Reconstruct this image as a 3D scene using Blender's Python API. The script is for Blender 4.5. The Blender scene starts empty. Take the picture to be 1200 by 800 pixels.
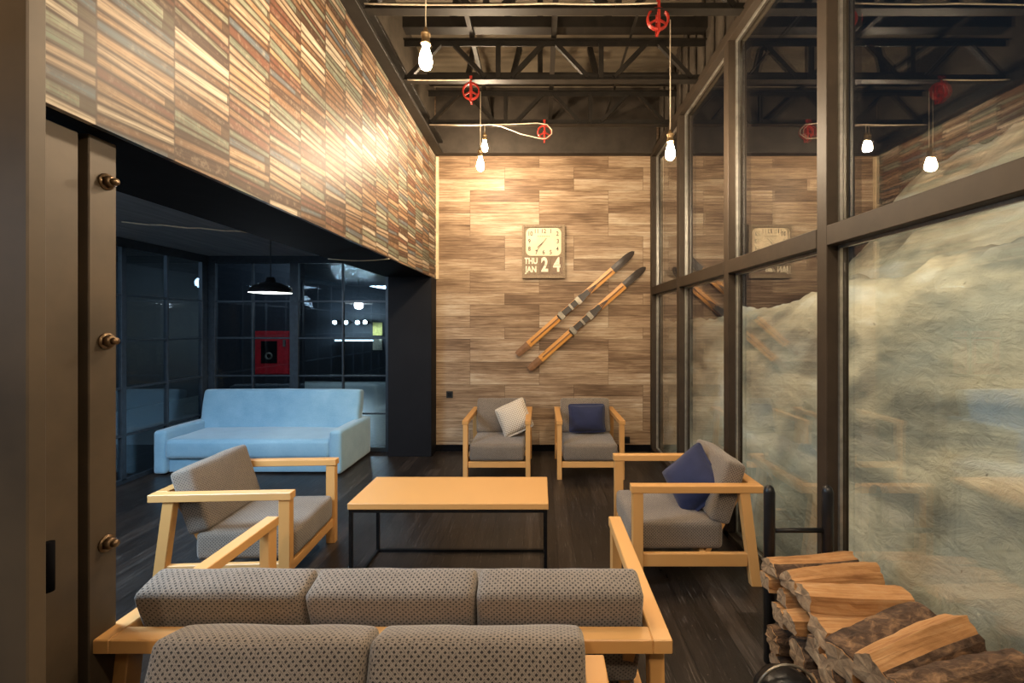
import bpy, bmesh, math, random
from math import sin, cos, pi, radians as R
from mathutils import Vector, Matrix, noise as mnoise
random.seed(7)
S = bpy.context.scene
C = S.collection

# ------------------------------------------------------------------ camera, world, exposure
cam_d = bpy.data.cameras.new('camera'); cam = bpy.data.objects.new('camera', cam_d); C.objects.link(cam)
cam.location = (0, 0, 1.5); cam.rotation_euler = (R(90), 0, 0)
cam_d.sensor_width = 36; cam_d.lens = 15.6
cam_d.shift_x = -33 / 1200; cam_d.shift_y = -18 / 1200
cam_d.clip_start = 0.05
S.camera = cam
S.view_settings.view_transform = 'Standard'; S.view_settings.look = 'None'
S.view_settings.exposure = 0.0; S.view_settings.gamma = 1.0
S.view_settings.use_curve_mapping = False
w = bpy.data.worlds.new('night'); S.world = w; w.use_nodes = True
w.node_tree.nodes['Background'].inputs[0].default_value = (0.05, 0.08, 0.12, 1)
w.node_tree.nodes['Background'].inputs[1].default_value = 0.10

WARM = (1.0, 0.66, 0.34)
COOL = (0.58, 0.79, 1.0)
BULB_POWER = 34.0       # flux of one filament bulb

def area(name, loc, rot, sx, sy, power, col):
    l = bpy.data.lights.new(name, 'AREA'); l.shape = 'RECTANGLE'; l.size = sx; l.size_y = sy
    l.energy = power; l.color = col
    o = bpy.data.objects.new(name, l); C.objects.link(o); o.location = loc; o.rotation_euler = rot
    return o
def point(name, loc, power, col, r=0.05):
    l = bpy.data.lights.new(name, 'POINT'); l.energy = power; l.color = col; l.shadow_soft_size = r
    o = bpy.data.objects.new(name, l); C.objects.link(o); o.location = loc
    return o
# unseen lights: lounge and cool hall lamps inferred; warm hall fill and snow spots added
area('lounge_ceiling_lamp', (-2.75, 1.6, 2.29), (0, 0, 0), 1.2, 0.6, 150, COOL)
area('hall_fill', (0.0, -1.4, 3.5), (R(50), 0, 0), 1.8, 0.5, 34, (1.0, 0.82, 0.62))  # added warm fill from behind the camera
area('hall_lamp_cool', (-1.9, -0.6, 2.2), (R(30), R(-25), 0), 0.6, 0.6, 30, COOL)
for yy in (0.6, 3.0, 5.2):
    s = bpy.data.lights.new('snow_fill', 'SPOT'); s.energy = 150; s.color = (1.0, 0.88, 0.66); s.spot_size = R(150); s.spot_blend = 0.5; s.shadow_soft_size = 0.12  # unseen spots added to brighten the snow outside
    o = bpy.data.objects.new('snow_fill', s); C.objects.link(o); o.location = (1.62, yy, 3.9); o.rotation_euler = (0, R(-38), 0)

# ------------------------------------------------------------------ node helpers
class NT:
    def __init__(self, name):
        self.m = bpy.data.materials.new(name); self.m.use_nodes = True
        self.t = self.m.node_tree; self.n = self.t.nodes; self.b = self.n['Principled BSDF']; self.out = self.n['Material Output']
    def add(self, typ, **kw):
        x = self.n.new(typ)
        for k, v in kw.items(): setattr(x, k, v)
        return x
    def lk(self, a, b): self.t.links.new(a, b)
    def inp(self, sock, v):
        if isinstance(v, bpy.types.NodeSocket): self.lk(v, sock)
        else: sock.default_value = v
    def math(self, op, a, b=0.0, c=None):
        x = self.add('ShaderNodeMath', operation=op); self.inp(x.inputs[0], a); self.inp(x.inputs[1], b)
        if c is not None: self.inp(x.inputs[2], c)
        return x.outputs[0]
    def comb(self, a, b, c=0.0):
        x = self.add('ShaderNodeCombineXYZ')
        for i, v in enumerate((a, b, c)): self.inp(x.inputs[i], v)
        return x.outputs[0]
    def sep(self, v):
        x = self.add('ShaderNodeSeparateXYZ'); self.lk(v, x.inputs[0]); return x.outputs
    def coord(self, kind='Object'):
        return self.add('ShaderNodeTexCoord').outputs[kind]
    def mapping(self, v, scale=(1,1,1), loc=(0,0,0), rot=(0,0,0)):
        x = self.add('ShaderNodeMapping'); self.lk(v, x.inputs[0]); x.inputs[1].default_value = loc; x.inputs[2].default_value = rot; x.inputs[3].default_value = scale
        return x.outputs[0]
    def noise(self, v, scale=5, detail=4, rough=0.55, dist=0.0):
        x = self.add('ShaderNodeTexNoise'); self.lk(v, x.inputs['Vector']); x.inputs['Scale'].default_value = scale
        x.inputs['Detail'].default_value = detail; x.inputs['Roughness'].default_value = rough; x.inputs['Distortion'].default_value = dist
        return x.outputs['Fac']
    def white(self, v):
        x = self.add('ShaderNodeTexWhiteNoise', noise_dimensions='3D'); self.lk(v, x.inputs['Vector']); return x.outputs
    def ramp(self, f, stops, interp='LINEAR'):
        x = self.add('ShaderNodeValToRGB'); self.inp(x.inputs[0], f); cr = x.color_ramp; cr.interpolation = interp
        while len(cr.elements) < len(stops): cr.elements.new(0.5)
        for e, (p, c) in zip(cr.elements, stops):
            e.position = p; e.color = (*c, 1) if len(c) == 3 else c
        return x.outputs[0]
    def mix(self, f, a, b, blend='MIX'):
        x = self.add('ShaderNodeMix', data_type='RGBA', blend_type=blend)
        self.inp(x.inputs['Factor'], f); self.inp(x.inputs[6], a if not isinstance(a, tuple) else (*a[:3], 1)); self.inp(x.inputs[7], b if not isinstance(b, tuple) else (*b[:3], 1))
        return x.outputs[2]
    def bump(self, h, strength=0.3, dist=0.01):
        x = self.add('ShaderNodeBump'); self.lk(h, x.inputs['Height']); x.inputs['Strength'].default_value = strength; x.inputs['Distance'].default_value = dist
        self.lk(x.outputs[0], self.b.inputs['Normal'])
    def set(self, col=None, rough=None, metal=None, spec=None, **kw):
        if col is not None: self.inp(self.b.inputs['Base Color'], (*col, 1) if isinstance(col, tuple) else col)
        if rough is not None: self.inp(self.b.inputs['Roughness'], rough)
        if metal is not None: self.inp(self.b.inputs['Metallic'], metal)
        if spec is not None: self.inp(self.b.inputs['Specular IOR Level'], spec)
        for k, v in kw.items(): self.inp(self.b.inputs[k], v)
        return self

M = {}
def simple(key, col, rough=0.5, metal=0.0, spec=0.5, var=0.25, scale=20, bump=0.0):
    t = NT(key); n = t.noise(t.coord(), scale, 5, 0.6)
    lo = tuple(c * (1 - var) for c in col); hi = tuple(min(1, c * (1 + var)) for c in col)
    t.set(t.ramp(n, [(0.3, lo), (0.7, hi)]), rough, metal, spec)
    if bump: t.bump(n, bump, 0.01)
    M[key] = t.m; return t.m

def glow(key, col, strength):
    t = NT(key); t.set((0.8, 0.8, 0.8), 0.4); t.b.inputs['Emission Color'].default_value = (*col, 1); t.b.inputs['Emission Strength'].default_value = strength
    M[key] = t.m
glow('bulb_glow', (1.0, 0.78, 0.53), BULB_POWER / 0.0079 / pi)
glow('pendant_glow', (1.0, 0.93, 0.72), 9.0)
glow('spot_glow', (0.65, 0.88, 1.0), 300.0)
glow('tube_glow', (0.6, 0.85, 1.0), 3.0)

# light honey pine; UV u runs along the grain
def wood(key, c0, c1, c2, rough=0.42):
    t = NT(key); uv = t.coord('UV')
    oi = t.add('ShaderNodeObjectInfo').outputs['Random']
    off = t.comb(t.math('MULTIPLY', oi, 13.0), t.math('MULTIPLY', oi, 7.0))
    va = t.add('ShaderNodeVectorMath', operation='ADD'); t.lk(uv, va.inputs[0]); t.lk(off, va.inputs[1]); v = va.outputs[0]
    n1 = t.noise(t.mapping(v, (2.0, 26, 1)), 1.0, 5, 0.6, 1.2)
    n2 = t.noise(t.mapping(v, (6, 160, 1)), 1.0, 3, 0.6)
    kn = t.add('ShaderNodeTexVoronoi'); t.lk(t.mapping(v, (3.2, 9, 1)), kn.inputs['Vector']); kn.inputs['Scale'].default_value = 1.0
    k = t.ramp(kn.outputs['Distance'], [(0.0, (1,1,1)), (0.07, (0.75,0.75,0.75)), (0.10, (0,0,0))])
    col = t.ramp(n1, [(0.25, c0), (0.55, c1), (0.8, c2)])
    col = t.mix(t.math('MULTIPLY', n2, 0.35), col, c0)
    col = t.mix(t.math('MULTIPLY', k, 0.7), col, (0.20, 0.08, 0.02))
    t.set(col, rough); t.bump(n2, 0.06, 0.004); M[key] = t.m
wood('pine', (0.47, 0.225, 0.065), (0.66, 0.35, 0.12), (0.76, 0.46, 0.20))
wood('ski_wood', (0.42, 0.17, 0.03), (0.60, 0.28, 0.06), (0.70, 0.38, 0.10), 0.35)

# patterned upholstery: fine cream/brown weave with dark dots on a diamond lattice
def fabric(key, light, dark, dot, s=0.0175):
    t = NT(key); u, v, _ = t.sep(t.coord('UV'))
    du = t.math('ABSOLUTE', t.math('SUBTRACT', t.math('FRACT', t.math('DIVIDE', u, s)), 0.5)); dv = t.math('ABSOLUTE', t.math('SUBTRACT', t.math('FRACT', t.math('DIVIDE', v, s)), 0.5))
    d = t.math('ADD', du, dv); d2 = t.math('ABSOLUTE', t.math('SUBTRACT', d, 0.5))
    dots = t.ramp(d2, [(0.31, (0,0,0)), (0.38, (1,1,1))])
    w1 = t.math('ADD', t.math('MULTIPLY', t.math('COSINE', t.math('MULTIPLY', d2, 2 * pi * 3.0)), 0.5), 0.5)
    mid = tuple((a_ + b_) * 0.42 for a_, b_ in zip(light, dark))
    wn = t.white(t.comb(t.math('FLOOR', t.math('DIVIDE', u, 0.0026)), t.math('FLOOR', t.math('DIVIDE', v, 0.0026))))[0]
    weave = t.ramp(t.math('ADD', d2, t.math('MULTIPLY', t.math('SUBTRACT', wn, 0.5), 0.14)), [(0.0, mid), (0.07, light), (0.22, light), (0.30, dark)])
    n = t.noise(t.coord('UV'), 6, 4)
    col = t.mix(dots, weave, dot)
    col = t.mix(t.math('MULTIPLY', n, 0.35), col, dark)
    t.set(col, 0.85, 0, 0.25); t.b.inputs['Sheen Weight'].default_value = 0.25; t.b.inputs['Sheen Roughness'].default_value = 0.5
    t.bump(w1, 0.25, 0.002); M[key] = t.m
fabric('tweed', (0.27, 0.217, 0.170), (0.035, 0.027, 0.022), (0.018, 0.014, 0.012))
def cloth(key, c0, c1, sc=60, sheen=0.5):
    t = NT(key); n = t.noise(t.coord('UV'), sc, 6, 0.7); n2 = t.noise(t.coord('UV'), 5, 4, 0.6)
    f = t.math('ADD', t.math('MULTIPLY', n, 0.5), t.math('MULTIPLY', n2, 0.5))
    t.set(t.ramp(f, [(0.35, c0), (0.65, c1)]), 0.8, 0, 0.3); t.b.inputs['Sheen Weight'].default_value = sheen
    t.bump(n, 0.2, 0.003); M[key] = t.m
cloth('blue_velour', (0.17, 0.33, 0.46), (0.27, 0.45, 0.575), 90)
cloth('navy_cloth', (0.010, 0.013, 0.042), (0.020, 0.026, 0.075), 160, 0.15)
t = NT('dotted_cream'); u, v, _ = t.sep(t.coord('UV')); k = pi / 0.028
d = t.math('MULTIPLY', t.math('ABSOLUTE', t.math('SINE', t.math('MULTIPLY', t.math('ADD', u, v), k))), t.math('ABSOLUTE', t.math('SINE', t.math('MULTIPLY', t.math('SUBTRACT', u, v), k))))
t.set(t.ramp(d, [(0.3, (0.62, 0.54, 0.44)), (0.7, (0.30, 0.24, 0.18))]), 0.85); M['dotted_cream'] = t.m

# metals, plain paints
simple('black_metal', (0.012, 0.012, 0.013), 0.38, 0.6, 0.5, 0.3, 30)
simple('frame_brown', (0.032, 0.022, 0.014), 0.6, 0.0, 0.25, 0.2, 8)
simple('truss_dark', (0.014, 0.011, 0.008), 0.55, 0.2, 0.4, 0.35, 14)
simple('bronze_steel', (0.066, 0.045, 0.026), 0.55, 0.1, 0.5, 0.28, 3.5, 0.05)
simple('bolt_steel', (0.14, 0.09, 0.05), 0.38, 0.8, 0.5, 0.4, 50)
simple('black_paint', (0.004, 0.004, 0.005), 0.85, 0.0, 0.05, 0.3, 10)
simple('column_black', (0.008, 0.008, 0.010), 0.6, 0.0, 0.12, 0.15, 3)
simple('lounge_frame', (0.03, 0.04, 0.052), 0.4, 0.3)
simple('header_brown', (0.035, 0.027, 0.020), 0.7, 0.0, 0.3, 0.3, 6)
simple('dark_wall', (0.018, 0.022, 0.030), 0.6)
simple('grey_sheet', (0.06, 0.047, 0.034), 0.6, 0.1)
simple('white_cord', (0.62, 0.52, 0.38), 0.6)
simple('red_paint', (0.42, 0.03, 0.018), 0.4, 0.1, 0.5, 0.25, 40)
simple('fire_red', (0.62, 0.012, 0.02), 0.4)
simple('socket_brass', (0.30, 0.20, 0.10), 0.4, 0.7)
simple('outlet_black', (0.01, 0.01, 0.01), 0.4)
simple('cream_trim', (0.62, 0.48, 0.30), 0.5)
simple('spacer_alu', (0.42, 0.40, 0.36), 0.3, 0.8)
simple('enamel_white', (0.75, 0.74, 0.68), 0.4)
simple('clock_frame', (0.24, 0.175, 0.11), 0.6, 0, 0.4, 0.3, 60, 0.2)
simple('clock_face', (0.74, 0.60, 0.40), 0.5, 0, 0.4, 0.12, 8)
simple('clock_panel', (0.17, 0.11, 0.065), 0.55)
simple('clock_ink', (0.09, 0.065, 0.045), 0.6)
simple('clock_cream', (0.80, 0.70, 0.52), 0.5)
simple('ski_black', (0.035, 0.026, 0.020), 0.4)
simple('ski_tail', (0.18, 0.085, 0.035), 0.4)
simple('grey_metal', (0.30, 0.27, 0.22), 0.35, 0.8)
simple('rack_black', (0.010, 0.010, 0.011), 0.34, 0.1, 0.4)
simple('yellow_paper', (0.65, 0.55, 0.15), 0.6)
simple('far_floor', (0.20, 0.22, 0.22), 0.35)

# corrugated roof sheet
t = NT('roof_sheet'); o_ = t.coord(); x_, y_, z_ = t.sep(o_)
sn = t.math('SINE', t.math('MULTIPLY', y_, 2 * pi / 0.09)); n = t.noise(o_, 3, 5)
t.set(t.ramp(n, [(0.3, (0.12, 0.095, 0.065)), (0.7, (0.20, 0.16, 0.11))]), 0.55, 0.1); t.bump(sn, 0.2, 0.008); M['roof_sheet'] = t.m
# glossy rippled ceiling of the back room
t = NT('ribbed_gloss'); o_ = t.coord(); x_, y_, z_ = t.sep(o_)
n = t.noise(t.mapping(o_, (1.2, 6, 1)), 1.5, 3)
t.set((0.03, 0.04, 0.05), 0.12, 0.6); t.bump(n, 1.0, 0.08); M['ribbed_gloss'] = t.m
# lounge ceiling boards
t = NT('grey_board'); o_ = t.coord(); n = t.noise(t.mapping(o_, (14, 1.2, 1)), 1.5, 5)
t.set(t.ramp(n, [(0.3, (0.09, 0.092, 0.10)), (0.7, (0.20, 0.205, 0.215))]), 0.5); t.bump(n, 0.2, 0.01); M['grey_board'] = t.m

# floor: dark worn planks running away from the camera
t = NT('dark_planks'); o_ = t.coord(); x_, y_, z_ = t.sep(o_)
cw = t.math('DIVIDE', x_, 0.115); ci = t.math('FLOOR', cw); cf = t.math('FRACT', cw)
yo = t.math('ADD', t.math('DIVIDE', y_, 1.25), t.math('MULTIPLY', t.white(t.comb(ci, 3.3))[0], 5.0)); ri = t.math('FLOOR', yo); rf = t.math('FRACT', yo)
rnd = t.white(t.comb(ci, ri, 1.0))[0]
vv = t.comb(t.math('MULTIPLY', x_, 22), t.math('MULTIPLY', y_, 1.6), t.math('MULTIPLY', rnd, 20))
g1 = t.noise(vv, 1.0, 7, 0.72, 1.0); g2 = t.noise(t.mapping(o_, (90, 5, 1)), 1.0, 4, 0.7); g3 = t.noise(o_, 1.1, 4, 0.6)
gap = t.math('MAXIMUM', t.math('GREATER_THAN', t.math('ABSOLUTE', t.math('SUBTRACT', cf, 0.5)), 0.483), t.math('GREATER_THAN', t.math('ABSOLUTE', t.math('SUBTRACT', rf, 0.5)), 0.4985))
f = t.math('ADD', t.math('MULTIPLY', g1, 0.6), t.math('MULTIPLY', rnd, 0.25))
col = t.ramp(f, [(0.25, (0.008, 0.006, 0.005)), (0.5, (0.020, 0.014, 0.011)), (0.72, (0.075, 0.058, 0.047))])
wear_sheen = t.ramp(g2, [(0.60, (0,0,0)), (0.75, (1,1,1))])
col = t.mix(t.math('MULTIPLY', wear_sheen, 0.6), col, (0.26, 0.23, 0.21)); col = t.mix(gap, col, (0.002, 0.002, 0.002))  # worn streaks, their colour raised to stand in for reflected sheen
sp = t.noise(o_, 60, 2, 0.5); spk = t.ramp(sp, [(0.745, (0,0,0)), (0.76, (1,1,1))]); col = t.mix(t.math('MULTIPLY', spk, 0.5), col, (0.35, 0.30, 0.24))
ro = t.ramp(t.math('ADD', t.math('MULTIPLY', g1, 0.5), t.math('MULTIPLY', g3, 0.5)), [(0.3, (0.24,)*3), (0.7, (0.50,)*3)])
t.set(col, ro, 0, 0.5); t.bump(t.math('SUBTRACT', t.math('ADD', g1, t.math('MULTIPLY', g2, 0.5)), gap), 0.35, 0.006); M['dark_planks'] = t.m

# back wall: wood-look planks in rows
t = NT('plank_tiles'); o_ = t.coord(); x_, y_, z_ = t.sep(o_)
H, LW = 0.1375, 0.416
rw = t.math('DIVIDE', t.math('ADD', z_, 0.03), H); ri = t.math('FLOOR', rw); rf = t.math('FRACT', rw)
rr = t.white(t.comb(ri, 7.7))[0]
off = t.math('MULTIPLY', t.math('FLOOR', t.math('MULTIPLY', rr, 3.0)), 1.0)
cw = t.math('DIVIDE', t.math('ADD', t.math('DIVIDE', t.math('ADD', x_, 0.843), LW), off), 2.0); ci = t.math('FLOOR', cw); cf = t.math('FRACT', cw)
rc = t.white(t.comb(ci, ri, 2.0)); rnd = rc[0]
rnd2 = t.white(t.comb(ci, ri, 9.0))[0]
vv = t.comb(t.math('MULTIPLY', x_, 2.4), t.math('MULTIPLY', z_, 55), t.math('MULTIPLY', rnd, 30))
g1 = t.noise(vv, 1.0, 6, 0.62, 0.8); g2 = t.noise(t.comb(t.math('MULTIPLY', x_, 9), t.math('MULTIPLY', z_, 110), t.math('MULTIPLY', rnd, 30)), 1.0, 4, 0.65)
g3 = t.noise(t.comb(t.math('MULTIPLY', x_, 1.6), t.math('MULTIPLY', z_, 5), t.math('MULTIPLY', rnd2, 30)), 1.0, 3, 0.5)
f = t.math('ADD', t.math('ADD', t.math('MULTIPLY', g1, 0.48), t.math('MULTIPLY', g3, 0.34)), t.math('ADD', t.math('MULTIPLY', rnd, 0.15), 0.03))
col = t.ramp(f, [(0.32, (0.075, 0.042, 0.022)), (0.45, (0.19, 0.12, 0.07)), (0.56, (0.35, 0.245, 0.155)), (0.70, (0.55, 0.45, 0.33))])
col = t.mix(t.math('MULTIPLY', t.ramp(g2, [(0.5, (0,0,0)), (0.72, (1,1,1))]), 0.5), col, (0.10, 0.06, 0.035))
gap = t.math('MAXIMUM', t.math('GREATER_THAN', t.math('ABSOLUTE', t.math('SUBTRACT', rf, 0.5)), 0.486), t.math('GREATER_THAN', t.math('ABSOLUTE', t.math('SUBTRACT', cf, 0.5)), 0.4975))
col = t.mix(t.math('MULTIPLY', gap, 0.75), col, (0.06, 0.035, 0.02))
t.set(col, 0.5, 0, 0.25); t.bump(t.math('SUBTRACT', g1, gap), 0.2, 0.004); M['plank_tiles'] = t.m

# book wallpaper: columns of lying spines (printed)
t = NT('book_paper'); o_ = t.coord(); x_, y_, z_ = t.sep(o_)
CWD = 0.267
cw = t.math('DIVIDE', t.math('ADD', y_, 0.085), CWD); ci = t.math('FLOOR', cw); cf = t.math('FRACT', cw)
rsh = t.white(t.comb(ci, 1.5))[0]
z0_ = t.math('ADD', z_, t.math('MULTIPLY', rsh, 9.0))
tilt = t.math('MULTIPLY', t.math('SINE', t.math('MULTIPLY', z0_, 21.0)), 0.012)
zz = t.math('ADD', z0_, t.math('MULTIPLY', tilt, t.math('SUBTRACT', cf, 0.5)))
v1 = t.add('ShaderNodeTexVoronoi', voronoi_dimensions='1D'); t.lk(t.math('DIVIDE', zz, 0.034), v1.inputs['W']); v1.inputs['Scale'].default_value = 1.0; v1.inputs['Randomness'].default_value = 1.0
v2 = t.add('ShaderNodeTexVoronoi', voronoi_dimensions='1D', feature='DISTANCE_TO_EDGE'); t.lk(t.math('DIVIDE', zz, 0.034), v2.inputs['W']); v2.inputs['Scale'].default_value = 1.0; v2.inputs['Randomness'].default_value = 1.0
cs = t.add('ShaderNodeSeparateColor'); t.lk(v1.outputs['Color'], cs.inputs[0])
pal = t.ramp(cs.outputs[0], [(0.0, (0.29, 0.19, 0.11)), (0.12, (0.12, 0.145, 0.11)), (0.24, (0.32, 0.24, 0.165)), (0.38, (0.11, 0.045, 0.03)), (0.47, (0.42, 0.36, 0.27)), (0.58, (0.14, 0.075, 0.04)), (0.68, (0.185, 0.20, 0.145)), (0.77, (0.075, 0.10, 0.115)), (0.84, (0.20, 0.12, 0.07)), (0.93, (0.045, 0.024, 0.016))], 'CONSTANT')
ln = t.math('ADD', t.math('MULTIPLY', cs.outputs[1], 0.45), 0.80)
short = t.math('GREATER_THAN', cf, ln)
edge = t.ramp(v2.outputs['Distance'], [(0.0, (1,1,1)), (0.07, (0.9,0.9,0.9)), (0.17, (0.4,0.4,0.4)), (0.38, (0,0,0))])
colgap = t.math('GREATER_THAN', t.math('ABSOLUTE', t.math('SUBTRACT', cf, 0.5)), 0.488)
gn = t.noise(t.comb(0.0, t.math('MULTIPLY', y_, 5), t.math('MULTIPLY', zz, 150)), 1.0, 4, 0.6); gn2 = t.noise(o_, 30, 5, 0.7)
bands = t.math('MULTIPLY', t.math('GREATER_THAN', t.math('SINE', t.math('MULTIPLY', t.math('ADD', cf, cs.outputs[2]), 38.0)), 0.94), t.math('GREATER_THAN', cs.outputs[2], 0.6))
col = t.mix(t.ramp(gn, [(0.42, (0,0,0)), (0.68, (0.85,0.85,0.85))]), pal, (0.075, 0.042, 0.024)); col = t.mix(t.math('MULTIPLY', t.ramp(gn2, [(0.5, (0,0,0)), (0.75, (1,1,1))]), 0.3), col, (0.46, 0.38, 0.28))
col = t.mix(t.math('MULTIPLY', bands, 0.12), col, (0.10, 0.05, 0.025))
col = t.mix(t.math('MULTIPLY', short, 0.8), col, (0.045, 0.026, 0.015))
col = t.mix(edge, col, (0.035, 0.018, 0.010)); col = t.mix(t.math('MULTIPLY', colgap, 0.7), col, (0.05, 0.03, 0.02))
t.set(col, 0.5, 0, 0.2); t.bump(gn2, 0.12, 0.004); M['book_paper'] = t.m

# firewood
def woodlog(key, a, b, c, rough=0.75, bs=0.5, sc=(3, 60, 1)):
    t = NT(key); oi = t.add('ShaderNodeObjectInfo').outputs['Random']; uv = t.coord('UV')
    va = t.add('ShaderNodeVectorMath', operation='ADD'); t.lk(uv, va.inputs[0]); t.lk(t.comb(t.math('MULTIPLY', oi, 9), t.math('MULTIPLY', oi, 5)), va.inputs[1])
    n = t.noise(t.mapping(va.outputs[0], sc), 1.0, 6, 0.65, 0.8); n2 = t.noise(t.mapping(va.outputs[0], (7, 12, 1)), 1.0, 4, 0.6)
    f = t.math('ADD', t.math('MULTIPLY', n, 0.6), t.math('MULTIPLY', n2, 0.4))
    t.set(t.ramp(f, [(0.32, a), (0.5, b), (0.68, c)]), rough, 0, 0.3); t.bump(f, bs, 0.012); M[key] = t.m
woodlog('split_wood', (0.20, 0.085, 0.03), (0.40, 0.20, 0.075), (0.50, 0.30, 0.14))
woodlog('log_end', (0.10, 0.06, 0.035), (0.28, 0.175, 0.095), (0.44, 0.30, 0.17), 0.85, 0.5, (30, 30, 1))
woodlog('bark', (0.018, 0.011, 0.007), (0.085, 0.05, 0.03), (0.30, 0.175, 0.09), 0.9, 1.0, (22, 34, 1))

# snow bank, dirty layered snow
t = NT('snow'); o_ = t.coord()
n1 = t.noise(t.mapping(o_, (0.8, 0.8, 2.6), rot=(R(28), 0, 0)), 1.0, 7, 0.55, 0.5); n2 = t.noise(o_, 0.9, 3); n3 = t.noise(o_, 22, 3, 0.5)
col = t.ramp(n1, [(0.36, (0.17, 0.17, 0.15)), (0.45, (0.32, 0.30, 0.24)), (0.55, (0.51, 0.46, 0.355)), (0.66, (0.62, 0.62, 0.58))])
col = t.mix(t.ramp(n2, [(0.45, (0,0,0)), (0.7, (0.5,0.5,0.5))]), col, (0.40, 0.46, 0.46))
col = t.mix(t.ramp(n3, [(0.73, (0,0,0)), (0.77, (0.8,0.8,0.8))]), col, (0.07, 0.05, 0.03))
t.set(col, 0.7); n4 = t.noise(t.mapping(o_, (1, 1, 1.6), rot=(R(28), 0, 0)), 9, 8, 0.68, 0.6)
t.bump(t.math('ADD', n1, t.math('MULTIPLY', n4, 0.5)), 0.7, 0.10); M['snow'] = t.m

# architectural glass: clear, with Fresnel reflection
def glass(key, tint, ior, boost=1.0, dust=0.0):
    t = NT(key); t.n.remove(t.b)
    tr = t.add('ShaderNodeBsdfTransparent'); tr.inputs[0].default_value = (*tint, 1)
    gl = t.add('ShaderNodeBsdfGlossy'); gl.inputs['Roughness'].default_value = 0.0; gl.inputs[0].default_value = (1, 1, 1, 1)
    fr = t.add('ShaderNodeFresnel'); bf = t.add('ShaderNodeNewGeometry').outputs['Backfacing']; t.lk(t.math('ADD', ior, t.math('MULTIPLY', bf, 1/ior - ior)), fr.inputs[0])
    m = t.add('ShaderNodeMixShader'); t.lk(t.math('MINIMUM', t.math('MULTIPLY', fr.outputs[0], boost), 1.0), m.inputs[0]); t.lk(tr.outputs[0], m.inputs[1]); t.lk(gl.outputs[0], m.inputs[2])
    t.lk(m.outputs[0], t.out.inputs[0]); M[key] = t.m
glass('window_glass', (0.95, 0.97, 0.96), 1.5, 1.9)
glass('lounge_glass', (0.84, 0.90, 0.94), 1.55, 1.3)

# ------------------------------------------------------------------ geometry helpers
def finish(name, bm, mat, parent=None, loc=None, smooth=False):
    bmesh.ops.recalc_face_normals(bm, faces=bm.faces)
    me = bpy.data.meshes.new(name); bm.to_mesh(me); bm.free()
    for m in (mat if isinstance(mat, (list, tuple)) else [mat]): me.materials.append(M[m])
    if smooth:
        for p in me.polygons: p.use_smooth = True
    o = bpy.data.objects.new(name, me); C.objects.link(o)
    if parent: o.parent = parent
    if loc: o.location = loc
    return o
def tag(o, label=None, cat=None, group=None, kind=None):
    if label: o['label'] = label
    if cat: o['category'] = cat
    if group: o['group'] = group
    if kind: o['kind'] = kind
    return o
def thing(name, label, cat, loc=(0,0,0), rz=0, group=None):
    o = bpy.data.objects.new(name, None); C.objects.link(o); o.empty_display_size = 0.1
    o.location = loc; o.rotation_euler = (0, 0, rz); return tag(o, label, cat, group)
def copy_tree(o, parent=None, off=None):
    kids = [k for k in C.objects if k.parent == o]
    c = o.copy(); C.objects.link(c)
    if parent: c.parent = parent
    for k in kids: copy_tree(k, c)
    return c
def add_box(bm, lo, hi, bev=0.0, mat4=None, seg=1, long_ax=None, mi=0):
    """axis box lo..hi; uv in metres, u along its longest side"""
    uvl = bm.loops.layers.uv.verify()
    lo = Vector(lo); hi = Vector(hi); d = hi - lo
    la = long_ax if long_ax is not None else max(range(3), key=lambda i: abs(d[i]))
    vs = [bm.verts.new((lo.x if i & 1 == 0 else hi.x, lo.y if i & 2 == 0 else hi.y, lo.z if i & 4 == 0 else hi.z)) for i in range(8)]
    fs = [bm.faces.new([vs[i] for i in q]) for q in ((0,2,3,1),(4,5,7,6),(0,1,5,4),(2,6,7,3),(0,4,6,2),(1,3,7,5))]
    for f in fs: f.material_index = mi
    if bev > 0:
        es = list({e for f in fs for e in f.edges})
        r = bmesh.ops.bevel(bm, geom=es, offset=bev, segments=seg, affect='EDGES', profile=0.5)
        vset = set(vs) & set(bm.verts); allf = set(r['faces'])
        for f in fs:
            if f.is_valid: allf.add(f)
        fs = list(allf)
    ox, oy = random.random() * 3, random.random() * 3
    for f in fs:
        f.normal_update(); n = f.normal; ax = max(range(3), key=lambda i: abs(n[i]))
        oth = [i for i in range(3) if i != ax]
        if la in oth: ua = la; va = [i for i in oth if i != la][0]
        else: ua, va = oth
        for l in f.loops: l[uvl].uv = (l.vert.co[ua] + ox, l.vert.co[va] + oy)
    if mat4 is not None:
        bmesh.ops.transform(bm, matrix=mat4, verts=list({v for f in fs for v in f.verts}))
    return fs
def box(name, lo, hi, mat, parent=None, bev=0.0, mat4=None, seg=1, long_ax=None):
    bm = bmesh.new(); add_box(bm, lo, hi, bev, mat4, seg, long_ax); return finish(name, bm, mat, parent)
def struct(name, lo, hi, mat, label=None, **kw):
    o = box(name, lo, hi, mat, **kw); tag(o, label, 'structure' if not label else 'building part', kind='structure'); return o
def frame_from(a, b, up=Vector((0,0,1))):
    x = (Vector(b) - Vector(a)).normalized()
    if abs(x.dot(up)) > 0.98: up = Vector((0,1,0))
    y = up.cross(x).normalized(); z = x.cross(y)
    m = Matrix((x, y, z)).transposed().to_4x4(); m.translation = Vector(a); return m
def bar_bm(bm, a, b, w, h, bev=0.0, up=Vector((0,0,1))):
    """rectangular bar from a to b, w sideways, h along up"""
    L = (Vector(b) - Vector(a)).length
    return add_box(bm, (0, -w/2, -h/2), (L, w/2, h/2), bev, frame_from(a, b, up), 1, 0)
def bar(name, a, b, w, h, mat, parent=None, bev=0.0, up=Vector((0,0,1))):
    bm = bmesh.new(); bar_bm(bm, a, b, w, h, bev, up); return finish(name, bm, mat, parent)
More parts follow.
